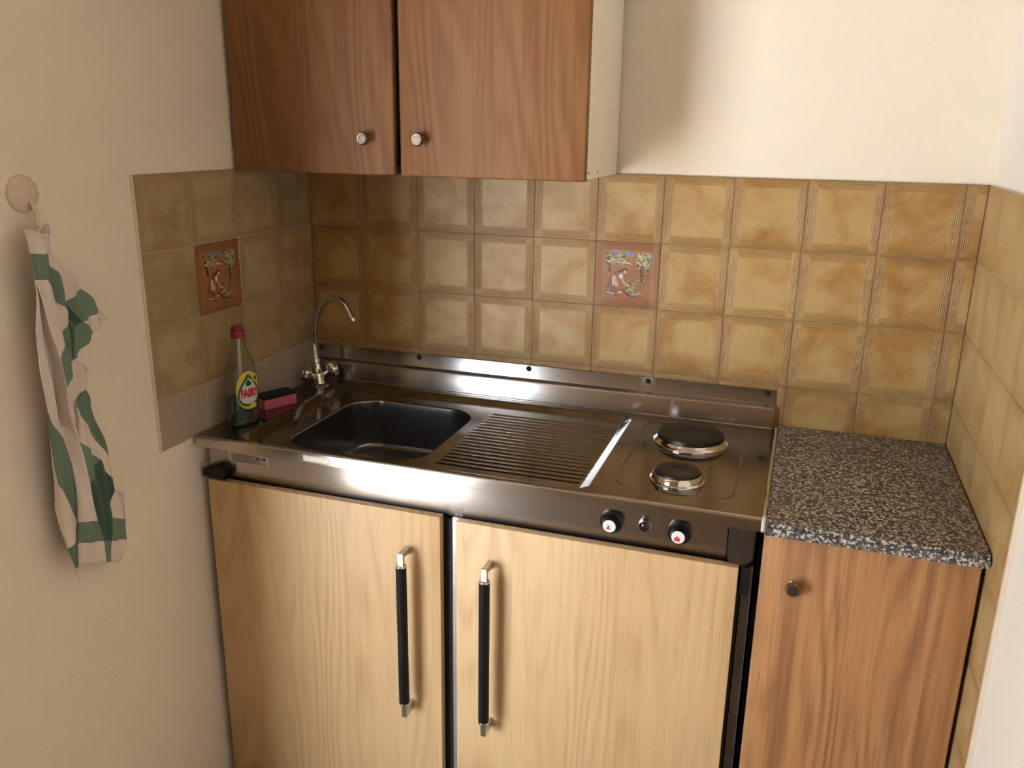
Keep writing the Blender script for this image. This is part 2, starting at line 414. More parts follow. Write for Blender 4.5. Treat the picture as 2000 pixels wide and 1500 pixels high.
splashback('beige tiled splashback on the left wall above the dish soap, dull lowest row', ((0, -.30, .86), (XL+.0003, -.0014, -.612, -.002, .8640, ZT), M_plaster),
    [dict(O=(0, -.608, ZT), U=(0, 1, 0), V=(0, 0, -1), N=(1, 0, 0), nu=4, nv=3, pu=SP, pv=.15, umax=.6075, vmax=.45, skip={(1, 1)}, uo=20),
     dict(O=(0, -.608, .97), U=(0, 1, 0), V=(0, 0, -1), N=(1, 0, 0), nu=4, nv=1, pu=SP, pv=.15, umax=.6075, vmax=.105, uo=20, row0=3, mi=1)],
    [M_tileL, M_tileP], ((0, -.456, 1.27), (0, 1, 0), (0, 0, -1), (1, 0, 0), .151), '')
splashback('yellow tiled panel on the right wall beside the granite worktop, down to the floor', ((1.538, -.30, FZ), (1.5394, XR-.0003, -.612, -.002, FZ+.001, ZT), M_plaster),
    [dict(O=(1.538, 0, ZT), U=(0, -1, 0), V=(0, 0, -1), N=(-1, 0, 0), nu=4, nv=10, pu=SP, pv=.15, umax=.610, vmax=1.458, uo=40)],
    [M_tileR], None, '')

# ------------------------------------------------------------------ wall cabinet
CX0, CX1, CY, CZ0, CZ1 = .008, .790, -.284, 1.4195, 2.02
root = thing('wall_cabinet', 'brown oak two-door wall cabinet with cream side, hung above the sink', 'cabinet', ((CX0+CX1)/2, CY/2, CZ0))
bm = B(); p = .016
box(bm, CX0, CX0+p, CY, 0-.0025, CZ0, CZ1, .0006); box(bm, CX1-p, CX1, CY, -.0025, CZ0, CZ1, .0006)
box(bm, CX0+p, CX1-p, CY+.002, -.0025, CZ1-p, CZ1); box(bm, CX0+p, CX1-p, -.010, -.003, CZ0+p, CZ1-p)
carc = obj('carcass', bm, M_white, root, label='cream laminate cabinet box')
obj('bottom_panel', box(B(), CX0+p+.0002, CX1-p-.0002, CY+.002, -.0025, CZ0, CZ0+p), M_wood_edge, root, label='dark brown underside')
for y, dz in ((-.262, .006), (-.185, .006)):
    obj('screw_cap', lathe(B(), [(.0026, 0), (.0026, .0012), (.0015, .0018)], (CX1-.0004, y, CZ0+dz+.006), (1, 0, 0), 16), M_bronze, root, 40)
def knob(parent, x, y, z, m1, m2, s=1.0, name='knob'):
    k = obj(name, lathe(B(), [(.0085*s, 0), (.0085*s, .002), (.0055*s, .004), (.0055*s, .011), (.0125*s, .014), (.0140*s, .018), (.0140*s, .021), (.0115*s, .0245), (.0095*s, .0242)], (x, y, z), (0, -1, 0), 40), m1, parent, 35)
    obj('knob_inset', lathe(B(), [(.0094*s, .0235), (.0092*s, .0252), (.0070*s, .0254), (.0066*s, .0247), (.0005, .0247)], (x, y, z), (0, -1, 0), 32), m2, k, 35)
    return k
for (a, b_), kx in (((.0035, .3915), .331), ((.4045, .7935), .4525)):
    d = obj('door', box(B(), a, b_, -.303, CY-.0005, 1.4165, 2.015, .004, 3), M_wood_up, root, 50)
    knob(d, kx, -.303, 1.4895, M_bronze, M_bronze_l, .95)

# ------------------------------------------------------------------ steel kitchenette
TZ = .8706; FY = -.515
root = thing('kitchenette_unit', 'stainless steel kitchenette with sink, drainer and two oak doors', 'kitchen unit', (.59, -.25, FZ))
bm = B(); box(bm, .022, .030, -.4630, -.004, FZ, .842); box(bm, 1.168, 1.176, -.4630, -.004, FZ, .842)
box(bm, .030, 1.168, -.4630, -.004, FZ, FZ+.03); box(bm, .030, 1.168, -.012, -.004, FZ+.03, .842); box(bm, .585, .600, -.4630, -.012, FZ+.03, .700); carc = obj('carcass', bm, M_steel_dark, root)
bm = B(); box(bm, .024, 1.158, -.4775, -.4635, FZ+.02, .7540); obj('door_seal', bm, M_gap, root, label='black recess behind the doors')
def sd_rr(x, y, x0, x1, y0, y1, r):
    qx = abs(x-(x0+x1)/2)-(x1-x0)/2+r; qy = abs(y-(y0+y1)/2)-(y1-y0)/2+r
    return math.hypot(max(qx, 0), max(qy, 0))+min(max(qx, qy), 0)-r
def sst(a, b, t):
    t = min(max((t-a)/(b-a), 0), 1); return t*t*(3-2*t)
def top_z(x, y):
    z = 0.0
    s = -sd_rr(x, y, .098, .868, -.501, -.045, .028)
    if s > 0: z -= .0105*min(1, s/.021, max(0, (x-.098)/.038))
    if .53 < x < .868 and -.475 < y < -.11:
        n = (y+.1175)/-.0195
        if -.5 < n < 17.5:
            c = (.5+.5*math.cos(2*PI*n))**2.6
            e = sst(.536, .552, x)*(1-sst(.838, .850, x))
            z += .0019*c*e
    h = -sd_rr(x, y, .905, 1.131, -.455, -.050, .035)
    if h > 0: z -= .0022*sst(0, .005, h)
    return z
def axis_pts(a, b, step, dense, ds):
    out = []; t = a
    while t < b-1e-6:
        out.append(t); t += ds if any(p <= t < q for p, q in dense) else step
    out.append(b); return out
xs = axis_pts(.008, 1.185, .0036, ((.176, .24), (.49, .56), (.835, .872), (.900, .915), (1.122, 1.135), (.10, .125)), .0018)
ys = axis_pts(-.5085, -.0235, .0019, ((-.492, -.455), (-.145, -.105)), .0011)
verts = [(x, y, TZ+top_z(x, y)) for y in ys for x in xs]; nx = len(xs)
BWL = (.180, .512, -.476, -.112, .078)      # the bowl's opening: x0, x1, y0, y1, corner radius
faces = [(j*nx+i, j*nx+i+1, (j+1)*nx+i+1, (j+1)*nx+i) for j in range(len(ys)-1) for i in range(nx-1)
         if -sd_rr((xs[i]+xs[i+1])/2, (ys[j]+ys[j+1])/2, *BWL) < .0022]
me = bpy.data.meshes.new('worktop'); me.from_pydata(verts, [], faces); me.update()
wt = obj('worktop', me, M_steel_top, root, 180, label='pressed steel top with sink bowl, ribbed drainer and hob')
def rr_ring(s_, z, n=14):
    x0, x1, y0, y1, rad = BWL; x0 += s_; x1 -= s_; y0 += s_; y1 -= s_; rad = max(rad-s_, .004); out = []
    for cx, cy, a0 in ((x1-rad, y1-rad, 0), (x0+rad, y1-rad, PI/2), (x0+rad, y0+rad, PI), (x1-rad, y0+rad, 3*PI/2)):
        for k in range(n): a = a0+PI/2*k/(n-1); out.append((cx+rad*math.cos(a), cy+rad*math.sin(a), z))
    return out
bp = [(-.0012, -.0004)] + [(.0055*math.sin(a), .00025-.0055*(1-math.cos(a))) for a in (0, .25, .5, .75, 1.0, 1.25, 1.45)]
bp += [(.0058+.0075*k/9, -.006-.100*k/9) for k in range(1, 10)]
bp += [(.0133+.022*(1-math.cos(a)), -.106-.018*math.sin(a)) for a in (.2, .45, .7, .95, 1.2, 1.4, 1.57)]
bp += [(.055, -.1252), (.085, -.1268), (.12, -.1285), (.150, -.1300)]
bm = B(); rings = [[bm.verts.new(p) for p in rr_ring(a, TZ-.0105+b)] for a, b in bp]
for P_, Q_ in zip(rings, rings[1:]):
    n = len(P_)
    for i in range(n): bm.faces.new((P_[i], P_[(i+1) % n], Q_[(i+1) % n], Q_[i]))
bm.faces.new(rings[-1])
bowl = obj('sink_bowl', bm, M_steel_top, root, 180, 'deep satin steel bowl with rounded corners')
# front lip with rolled edge
arc = [(-.5085, TZ)] + [(-.5085-.0065*math.sin(a), TZ-.0065+.0065*math.cos(a)) for a in (PI/8, PI/4, 3*PI/8, PI/2)] + [(FY, .8462), (-.5135, .8450), (-.482, .8450), (-.482, .8465), (-.5125, .8465), (-.5128, .8640), (-.5085, TZ-.002)]
obj('front_lip', prism(B(), arc, 'x', .008, 1.185), M_steel, root, 50)
# upstand
prof = [(-.0235, TZ-.001), (-.0235, TZ+.0015), (-.0220, TZ+.0030), (-.0205, .915), (-.0180, .919), (-.0075, .9240), (-.0062, .927), (-.0058, .9575), (-.0040, .9585), (-.0022, .9575), (-.0022, TZ-.001)]
up = obj('upstand', prism(B(), prof, 'x', .008, 1.178), M_steel, root, 30)
for x in (.0167, .3016, .5961, .8905, 1.1611):
    s = obj('screw', lathe(B(), [(.0070, 0), (.0066, .0012), (.0048, .0030), (.0020, .0036)], (x, -.0058, .9488), (0, -1, 0), 20), M_iron, up, 40)
    obj('screw_slot', lathe(B(), [(.0040, .0030), (.0038, .0040), (.001, .0040)], (x, -.0058, .9488), (0, -1, 0), 16), M_gap, s, 40)
# waste in the bowl
obj('drain', lathe(B(), [(.038, 0), (.037, .0022), (.030, .0024), (.026, -.0010), (.024, -.0012), (.010, -.0012), (.008, .001), (.001, .001)], (.345, -.30, TZ-.1408), n=40), M_chrome_m, bowl, 35)
# control panel, corner pieces, posts
pp = [(-.4800, .8448), (-.4800, .8060)] + [(-.4800+.0145*(1-math.cos(a)), .8060-.051*math.sin(a)) for a in (.2, .4, .6, .8, 1.0, 1.2, 1.4, 1.57)] + [(-.4648, .7550), (-.4648, .8448)]
cp = obj('control_panel', prism(B(), pp, 'x', .0575, 1.1275), M_steel, root, 50)
bm = B(); box(bm, .0085, .0560, -.4785, -.4705, .765, .8448, .0008); obj('corner_plate', bm, M_steel, root)
def rounded_bottom(x0, x1, z0, z1, r, n=8):
    pts = [(x0, z1), (x0, z0+r)] + [(x0+r-r*math.cos(a), z0+r-r*math.sin(a)) for a in [PI/2*k/n for k in range(1, n+1)]]
    pts += [(x1-r+r*math.sin(a), z0+r-r*math.cos(a)) for a in [PI/2*k/n for k in range(0, n+1)]] + [(x1, z1)]
    return pts
obj('corner_plate', prism(B(), rounded_bottom(1.1292, 1.1740, .7600, .8448, .019), 'y', -.4850, -.4705), M_steel_dark, root, 30)
bm = B(); prism(bm, [(.004, .772), (.060, .768), (.063, .790), (.040, .801), (.012, .792), (.004, .786)], 'y', -.500, -.4790); obj('hinge', bm, M_black, root)
bm = B(); box(bm, 1.1570, 1.1725, -.492, -.4785, .703, .762, .002); obj('hinge', bm, M_black, root)
obj('side_post', box(B(), 1.1600, 1.1775, -.4795, -.4703, FZ, .7595, .001), M_steel_dark, root)
obj('centre_post', box(B(), .5885, .6070, -.4795, -.4710, FZ, .7580, .0008), M_steel, root)
# doors with long bar handles
def bar_handle(parent, x, z0, z1):
    h = obj('handle', B_handle(x, z0, z1), M_chrome_m, parent, 30, 'long upright bar handle with chrome ends')
    g = B(); n = 36; ring = []
    for zz, rr in ((z0+.0376, .0104), (z0+.0381, .0110), (z1-.0319, .0110), (z1-.0314, .0104)):
        ring.append([g.verts.new((x+(rr*(1-.045*(k % 2)))*math.cos(2*PI*k/n), -.536+(rr*(1-.045*(k % 2)))*math.sin(2*PI*k/n), zz)) for k in range(n)])
    for A, C in zip(ring, ring[1:]):
        for k in range(n): g.faces.new((A[k], A[(k+1) % n], C[(k+1) % n], C[k]))
    g.faces.new(ring[0]); g.faces.new(ring[-1])
    obj('grip', g, M_black, h, label='ribbed black plastic grip')
    for zz in (z0+.0352, z1-.0290): obj('grip_collar', lathe(B(), [(.0108, -.002), (.0112, -.0012), (.0112, .0012), (.0108, .002)], (x, -.536, zz), n=28), M_chrome, h, 35)
def B_handle(x, z0, z1):
    b = B(); w = .0058
    # flat bar with square feet going back to the door at both ends
    path = [(-.5002, z0), (-.5375, z0), (-.5390, z0+.0015), (-.5390, z1-.0015), (-.5375, z1), (-.5002, z1)]
    inner = [(-.5002, z1-.017), (-.520, z1-.011), (-.5330, z1-.008), (-.5330, z0+.008), (-.520, z0+.013), (-.5002, z0+.021)]
    prism(b, path+inner, 'x', x-w, x+w)
    bmesh.ops.bevel(b, geom=b.edges[:], offset=.0008, segments=1, affect='EDGES')
    return b
for a, b_, zt, hx, nm in ((.0165, .5704, .7650, .4995, 'left'), (.6050, 1.1530, .7625, .6795, 'right')):
    d = obj('door', box(B(), a, b_, -.5000, -.4812, -.012, zt, .0012, 2), M_wood_door, root, 50, 'pale oak laminate door')
    bar_handle(d, hx, .302, .690)
# hotplates
def hotplate(x, y, r, zb, hc):
    t = obj('hotplate', lathe(B(), [(r+.0045, zb), (r+.0047, zb+.002), (r+.0040, zb+.0034), (r+.0008, zb+.0055), (r-.0010, zb+hc-.003), (r-.0036, zb+hc), (r-.0050, zb+hc-.001)], (x, y, TZ), n=72, capped=False), M_chrome, root, 30, 'chrome-rimmed black electric hotplate')
    pr = [(r-.0048, zb+.004), (r-.0048, zb+.0175), (r-.0058, zb+.0198), (r-.0085, zb+.0206), (r*.34, zb+.0206), (r*.32, zb+.0202), (.002, zb+.0202)]
    obj('plate', lathe(B(), pr, (x, y, TZ), n=72), M_iron, t, 30, 'black cast iron plate')
hotplate(1.0150, -.160, .0755, -.0022, .0115)
hotplate(1.0190, -.385, .0485, -.0022, .0165)
# control knobs and lamp
def dial(x, z, big):
    k = obj('control_knob', lathe(B(), [(0.02106, 0), (0.02164, .003), (0.02200, .010), (0.01930, .0115), (0.01521, .017), (0.01381, .026), (0.01310, .0275), (0.01217, .0272)], (x, -.4800, z), (0, -1, 0), 28), M_black, cp, 30)
    f = obj('knob_face', lathe(B(), [(0.01229, .0255), (0.01205, .0280), (0.00059, .0281)], (x, -.4800, z), (0, -1, 0), 40), plain('white_dial', (.80, .80, .78), .4), k, 30)
    b = B(); y = -.5083; s = .0052 if big else .0036
    for P_ in ([(-1, -1), (1, -1), (1, .35), (.35, .55), (.3, .95), (-.3, .95), (-.35, .55), (-1, .35)] if big else [(-1, -1), (1, -1), (.9, .2), (.25, .6), (.6, 1.5), (-.5, 1.4), (-.4, .5), (-.9, .2)],):
        b.faces.new([b.verts.new((x-.0012+px*s, y, z-.0030+pz*s)) for px, pz in P_])
    obj('heat_mark', b, plain('red_print', (.62, .03, .03), .5), f)
    b = B()
    for i in range(9):
        a = -.2+i*.33; px, pz = x+.0080*math.cos(a), z+.0080*math.sin(a)
        b.faces.new([b.verts.new((px+.0005*c, y, pz+.0005*s_)) for c, s_ in ((1, 0), (0, 1), (-1, 0), (0, -1))])
    obj('scale_dots', b, plain('grey_print', (.12, .12, .14), .5), f)
dial(.9155, .8080, False); dial(1.0425, .8075, True)
il = obj('indicator_lamp', lathe(B(), [(.0122, 0), (.0125, .003), (.0116, .008), (.0100, .0088), (.0094, .0075)], (.9780, -.4800, .8095), (0, -1, 0), 32), M_steel_dark, cp, 30)
obj('lamp_lens', lathe(B(), [(.0093, .003), (.0093, .0078), (.0065, .0105), (.0005, .0118)], (.9780, -.4800, .8095), (0, -1, 0), 32), plain('dark_red_lens', (.022, .004, .010), .12), il, 40)
# maker's label on the panel
bm = B(); box(bm, .0690, .1640, -.4806, -.4800, .8075, .8265)
st = obj('sticker', bm, plain('pale_sticker', (.44, .38, .31), .5), cp, label='pale printed sticker with barcode block')
bm = B()
def bar(x0, x1, z0, z1): bm.faces.new([bm.verts.new(v) for v in ((x0, -.48075, z0), (x1, -.48075, z0), (x1, -.48075, z1), (x0, -.48075, z1))])
rr = random.Random(5)
for zz, x1 in ((.8240, .126), (.8205, .118), (.8165, .150), (.8130, .158), (.8098, .158)):
    x = .0725
    while x < x1:
        w = rr.uniform(.002, .007); bar(x, min(x+w, x1), zz-.0006, zz+.0006); x += w+.0012
for x0, w, h0, h1 in ((.132, .006, .819, .8245), (.1385, .003, .819, .8215), (.142, .0025, .8205, .8235), (.145, .003, .819, .821), (.1485, .0075, .819, .8245)): bar(x0, x0+w, h0, h1)
for a in ((.0700, .1632, .8084, .8087), (.0700, .1632, .8256, .8259), (.0700, .0703, .8084, .8259), (.1629, .1632, .8084, .8259)): bar(*a)
obj('sticker_print', bm, plain('dark_print', (.02, .016, .014), .6), st)
bm = B(); box(bm, .272, .335, -.5153, -.5149, .8500, .8625)
ws = obj('worn_sticker', bm, plain('faded_sticker', (.46, .43, .40), .45, .6), root, label='faded sticker remnant on the lip')
bm = B(); x = .275
while x < .331:
    w = rr.uniform(.003, .008); z = .8535+rr.uniform(-.001, .001)
    box(bm, x, min(x+w, .333), -.5155, -.5152, z, z+rr.uniform(.003, .006)); x += w+.0015
obj('worn_print', bm, plain('worn_print_grey', (.58, .55, .50), .5, .4), ws)

# ------------------------------------------------------------------ granite worktop and base cabinet
root = thing('granite_worktop', 'brown grey speckled granite worktop slab right of the hotplates', 'worktop', (1.364, -.27, .852))
bm = B(); box(bm, 1.1925, 1.5345, -.545, -.003, .8520, .8765)
ed = [e for e in bm.edges if all(abs(v.co.y+.545) < 1e-5 for v in e.verts) and abs(e.verts[0].co.x-e.verts[1].co.x) > .1]
bmesh.ops.bevel(bm, geom=ed, offset=.007, segments=5, affect='EDGES')
obj('slab', bm, M_granite, root, 40)
pts = [(1.1885+R_.uniform(-.0006, .0006), -.516+.5*k/40, .8735+R_.uniform(-.0006, .0006)) for k in range(41)]
obj('sealant_bead', tube(B(), pts, [.0030+R_.uniform(-.0005, .0007) for _ in pts], 10), M_seal, root, 180, 'yellowed sealant bead along the steel')
obj('sealant_blob', tube(B(), spline([(1.1885, -.512, .8735), (1.1882, -.5235, .8705), (1.188, -.5265, .862), (1.188, -.524, .853)], 5), .0042, 10), M_sealw, root, 180)
root = thing('base_cabinet', 'amber oak base cabinet with one brass-knobbed door under the granite', 'cabinet', (1.36, -.25, FZ))
bm = B(); box(bm, 1.1945, 1.2085, -.500, -.004, FZ, .8510); box(bm, 1.5160, 1.5300, -.500, -.004, FZ, .8510); box(bm, 1.2085, 1.5160, -.498, -.004, FZ+.05, .8508)
obj('carcass', bm, M_white, root)
d = obj('door', box(B(), 1.1905, 1.5310, -.5200, -.5008, .000, .8470, .003, 3), M_wood_base, root, 50)
knob(d, 1.2480, -.5200, .7590, M_brass, M_brass_d, 1.0)

# ------------------------------------------------------------------ mixer tap
root = thing('mixer_tap', 'chrome two-handled mixer tap with curved spout behind the sink', 'tap', (.057, -.090, TZ))
A0 = Vector((.0570, -.0900, TZ))
obj('base', lathe(B(), [(.0235, -.0), (.0240, .002), (.0215, .0045), (.0150, .006)], A0, n=36), M_chrome, root, 35)
hd = [Vector((-.45, -.80, .40)).normalized(), Vector((.55, .70, .45)).normalized()]
jc = A0 + Vector((-.003, .002, .022))
neck = Vector((.0435, -.0800, .929))
body = B(); lathe(body, [(.0150, .003), (.0140, .012), (.0165, .022), (.0170, .030), (.0130, .036), (.0125, .050), (.0120, .056)], A0, (neck-A0), 32)
for h in hd: lathe(body, [(.0090, 0), (.0095, .016), (.0080, .022), (.0080, .030)], jc, h, 24)
obj('body', body, M_chrome, root, 35)
sp = spline([(.0430, -.0795, .928), (.0400, -.0785, .960), (.0390, -.0782, .985), (.0425, -.0792, 1.0200), (.0626, -.0844, 1.0659), (.0902, -.0913, 1.0935), (.1231, -.0995, 1.1040), (.1475, -.1056, 1.0945), (.1613, -.1091, 1.0770), (.1690, -.1111, 1.0640)], 6)
so = obj('spout', tube(B(), sp, .0076, 20), M_chrome, root, 60)
dv = (sp[-1]-sp[-3]).normalized()
obj('aerator', lathe(B(), [(.0086, -.006), (.0092, -.005), (.0092, .012), (.0084, .0135), (.006, .013)], sp[-1], dv, 28), M_chrome, so, 35)
obj('collar', lathe(B(), [(.0085, 0), (.0105, .002), (.0108, .012), (.0085, .016)], (.0434, -.0797, .924), (-.05, 0, 1), 28), M_chrome, so, 35)
for h, s in zip(hd, (1.15, 1.4)):
    c = jc + h*.026; b = B(); a, u, w = frame(h); n = 48; rings = []
    for r, t_ in ((.007, 0), (.0125, .003), (.0165, .009), (.0170, .018), (.0150, .024), (.0095, .0262), (.0085, .0258)):
        rings.append([b.verts.new(c+a*t_+(u*math.cos(2*PI*i/n)+w*math.sin(2*PI*i/n))*(r*s*(1-(.10 if .01 < r else 0)*(.5+.5*math.cos(2*PI*i*6/n))))) for i in range(n)])
    for P_, Q_ in zip(rings, rings[1:]):
        for i in range(n): b.faces.new((P_[i], P_[(i+1) % n], Q_[(i+1) % n], Q_[i]))
    b.faces.new(rings[0]); b.faces.new(rings[-1])
    hn = obj('handle', b, M_chrome, root, 50)
    obj('handle_cap', lathe(B(), [(.0084*s, .0250), (.0080*s, .0272), (.0005, .0280)], c, h, 28), M_chrome_m, hn, 40)

# ------------------------------------------------------------------ dish soap bottle
BX, BY, BZ = .0530, -.4050, TZ+.0003
root = thing('dish_soap_bottle', 'clear dish soap bottle with red cap and green liquid, left of the sponge', 'bottle', (BX, BY, BZ))
fn = Vector((.96, -.28, 0)).normalized(); su = Vector((0, 0, 1)).cross(fn).normalized()    # face normal, sideways (to the right seen from the front)
WP = [(0.0000, 0.0333), (0.0043, 0.0359), (0.0319, 0.0380), (0.0746, 0.0390), (0.1065, 0.0380), (0.1257, 0.0359), (0.1406, 0.0312), (0.1544, 0.0244), (0.1683, 0.0182), (0.1832, 0.0140), (0.1981, 0.0125)]
DP = [(0.0000, 0.0198), (0.0043, 0.0224), (0.0319, 0.0244), (0.0746, 0.0250), (0.1065, 0.0244), (0.1331, 0.0213), (0.1544, 0.0177), (0.1704, 0.0146), (0.1832, 0.0130), (0.1981, 0.0123)]
def ip(T, z):
    for (a, p_), (b, q_) in zip(T, T[1:]):
        if z <= b: return p_+(q_-p_)*sst(0, 1, (z-a)/(b-a)) if 0 else p_+(q_-p_)*(z-a)/(b-a)
    return T[-1][1]
def bsurf(a, z, off=0.0):
    w, d = ip(WP, z)+off, ip(DP, z)+off; ca, sa = math.cos(a), math.sin(a)
    k = .85
    return Vector((BX, BY, BZ+z)) + su*(w*math.copysign(abs(sa)**k, sa)) + fn*(d*math.copysign(abs(ca)**k, ca))
def bottle_shell(zs, off, cap=True, n=48):
    b = B(); rings = [[b.verts.new(bsurf(2*PI*i/n, z, off)) for i in range(n)] for z in zs]
    for P_, Q_ in zip(rings, rings[1:]):
        for i in range(n): b.faces.new((P_[i], P_[(i+1) % n], Q_[(i+1) % n], Q_[i]))
    b.faces.new(rings[0])
    if cap: b.faces.new(rings[-1])
    return b
M_clear = glassmat('clear_plastic', (.88, .89, .85), .045)
bb = obj('bottle_body', bottle_shell([0, .002, .004]+[.01+.0064*k for k in range(29)]+[.198], 0), M_clear, root, 60, 'clear waisted plastic body')
mt, b = new('green_soap'); setin(b, Base_Color=(.0, .035, .032), Roughness=.12); b.inputs['Transmission Weight'].default_value = .1
obj('soap', bottle_shell([.0015, .004]+[.01+.006*k for k in range(10)], -.0014), mt, bb, 60, 'dark green washing-up liquid')
M_red = plain('red_plastic', (.27, .008, .020), .4)
obj('dip_tube', lathe(B(), [(.004, .062), (.004, .200)], (BX, BY, BZ), n=14), plain('ivory_tube', (.50, .46, .34), .5), bb, 60)
c0 = (BX, BY, BZ+.1965)
obj('cap', lathe(B(), [(.0150, 0), (.0158, .001), (.0158, .0022), (.0151, .0034), (.0149, .0140), (.0140, .0160), (.0105, .0165), (.0103, .0225), (.0090, .0248), (.003, .0252)], c0, n=32), M_red, root, 35, 'red flip cap')
obj('cap_spout', box(B(), BX-.0115, BX+.002, BY-.0095, BY+.002, BZ+.2130, BZ+.2215, .003), M_red, root, 50)
# label: yellow oval, green drop, white drop, red lettering, all wrapped on the front
def on_label(px, pz, off):   # px, pz metres on the label plane
    return bsurf(px/.033, .080+pz, off)
def patch(pts, off, mat, parent, name, n=14, label=None):
    b = B(); cx = sum(p[0] for p in pts)/len(pts); cz = sum(p[1] for p in pts)/len(pts); rings = []
    for k in range(1, n+1):
        f = k/n; rings.append([b.verts.new(on_label(cx+(x-cx)*f, cz+(z-cz)*f, off)) for x, z in pts])
    c = b.verts.new(on_label(cx, cz, off)); m_ = len(pts)
    for i in range(m_): b.faces.new((c, rings[0][i], rings[0][(i+1) % m_]))
    for P_, Q_ in zip(rings, rings[1:]):
        for i in range(m_): b.faces.new((P_[i], P_[(i+1) % m_], Q_[(i+1) % m_], Q_[i]))
    return obj(name, b, mat, parent, label=label)
def oval(cx, cz, rx, rz, n=40): return [(cx+rx*math.cos(2*PI*i/n), cz+rz*math.sin(2*PI*i/n)) for i in range(n)]
def drop(cx, cz, r, h, n=48):
    """teardrop outline: round at the bottom, pointed top at height h above the centre"""
    out = []
    for i in range(n):
        a = 2*PI*i/n; sx = math.sin(a); t = (1-math.cos(a))/2          # t 0 bottom .. 1 top
        z = -r+(h+r)*t; tb = r/(h+r)*1.15
        w = r*math.sqrt(max(0, 1-(1-t/tb)**2)) if t < tb else r*(1-((t-tb)/(1-tb))**1.35)
        out.append((cx+math.copysign(w, sx), cz+z))
    return out
M_y = plain('label_yellow', (.62, .50, .05), .4); M_g = plain('label_green', (.015, .10, .03), .4); M_w = plain('label_white', (.66, .66, .62), .4); M_r = plain('label_red', (.55, .02, .03), .4)
lb = patch(oval(.0, .000, .0265, .043), .0004, M_y, bb, 'label', label='yellow and green oval front label')
patch(drop(0, -.011, .0245, .048), .0008, M_g, lb, 'label_ring')
patch(drop(0, -.011, .0195, .040), .0011, M_w, lb, 'label_field')
patch(drop(-.001, .0150, .0045, .0110), .0014, M_g, lb, 'label_drop')
patch(oval(.014, .026, .0085, .0095), .0014, M_y, lb, 'label_badge')
patch(drop(.014, .0245, .0035, .007), .0017, M_g, lb, 'badge_drop')
patch(oval(.006, -.036, .0075, .0055), .0012, plain('lemon', (.72, .55, .08), .4), lb, 'label_lemon')
patch([(.013, -.037), (.024, -.030), (.022, -.020), (.012, -.027)], .0013, M_g, lb, 'label_leaf')
cu = bpy.data.curves.new('lettering', 'FONT'); cu.body = 'FAIRY'; cu.size = .0180; cu.align_x = 'CENTER'; cu.align_y = 'CENTER'; cu.offset = .0011; cu.resolution_u = 3; cu.space_character = 1.02
to = bpy.data.objects.new('tmp', cu); COL.objects.link(to); bpy.context.view_layer.update()
me = bpy.data.meshes.new_from_object(to.evaluated_get(bpy.context.evaluated_depsgraph_get())); bpy.data.objects.remove(to)
bm = B(); bm.from_mesh(me); bmesh.ops.triangulate(bm, faces=bm.faces[:])
bmesh.ops.subdivide_edges(bm, edges=[e for e in bm.edges if e.calc_length() > .003], cuts=2, use_grid_fill=False); bmesh.ops.triangulate(bm, faces=bm.faces[:])
for v in bm.verts: v.co = on_label(v.co.x*.70, v.co.y*1.38-.006, .0016)
obj('lettering', bm, M_r, lb)

# ------------------------------------------------------------------ sponge
root = thing('sponge', 'pink washing-up sponge with dark green scouring top, beside the soap bottle', 'sponge', (.045, -.272, TZ))
q0, ex, ey = Vector((.0485, -.3195, TZ+.0002)), Vector((.416, .91, 0)).normalized(), Vector((-.91, .416, 0)).normalized()
def obox(w, d, z0, z1, bev, sub=0):
    b = B(); box(b, 0, w, 0, d, z0, z1, bev, 3)
    for v in b.verts: x, y = v.co.x, v.co.y; z = v.co.z; v.co = q0+ex*x+ey*y+Vector((0, 0, z))
    return b
mt, b = new('pink_foam'); n = noise(objco(), 420, 3); setin(b, Base_Color=mix(n, (.42, .08, .13), (.58, .15, .21)), Roughness=.9); bump(b, n, .8, .002); M_pink = mt
mt, b = new('green_scourer'); n = noise(objco(), 600, 3); setin(b, Base_Color=mix(n, (.002, .012, .009), (.008, .034, .024)), Roughness=.95); bump(b, n, 1.0, .002); M_scour = mt
obj('foam', obox(.087, .042, 0, .0240, .002), M_pink, root, 60)
obj('scourer', obox(.087, .042, .0240, .0325, .0015), M_scour, root, 60)

# ------------------------------------------------------------------ wall hook
root = thing('wall_hook', 'small white scallop shell hook stuck on the left wall', 'hook', (XL, -.8537, 1.40))
M_hook = plain('ivory_plastic', (.66, .56, .44), .4)
b = B(); n = 72; cx_, cz_ = -.8537, 1.400; rings = []
for f, h in ((1.0, 0), (1.0, .003), (.95, .0058), (.80, .0085), (.55, .0105), (.25, .0115), (.03, .0118)):
    rg = []
    for i in range(n):
        a = 2*PI*i/n; fl = (math.cos(a*14)) * (1 if math.sin(a) > -.35 else 0)
        r = .0300*f*(1+.018*fl); rg.append(b.verts.new((XL+h+.0009*fl*(f if h > .003 else 0), cx_+r*math.cos(a), cz_-.008*(1-f)+r*math.sin(a))))
    rings.append(rg)
for P_, Q_ in zip(rings, rings[1:]):
    for i in range(n): b.faces.new((P_[i], P_[(i+1) % n], Q_[(i+1) % n], Q_[i]))
b.faces.new(rings[0]); b.faces.new(rings[-1])
obj('shell', b, M_hook, root, 40)
b = B(); tube(b, spline([(XL+.006, -.8500, 1.392), (.012, -.8490, 1.378), (.015, -.8495, 1.362), (.018, -.8505, 1.349), (.026, -.852, 1.3415), (.034, -.853, 1.3440), (.037, -.853, 1.352)], 5), .0042, 14)
obj('hook_arm', b, M_hook, root, 60)

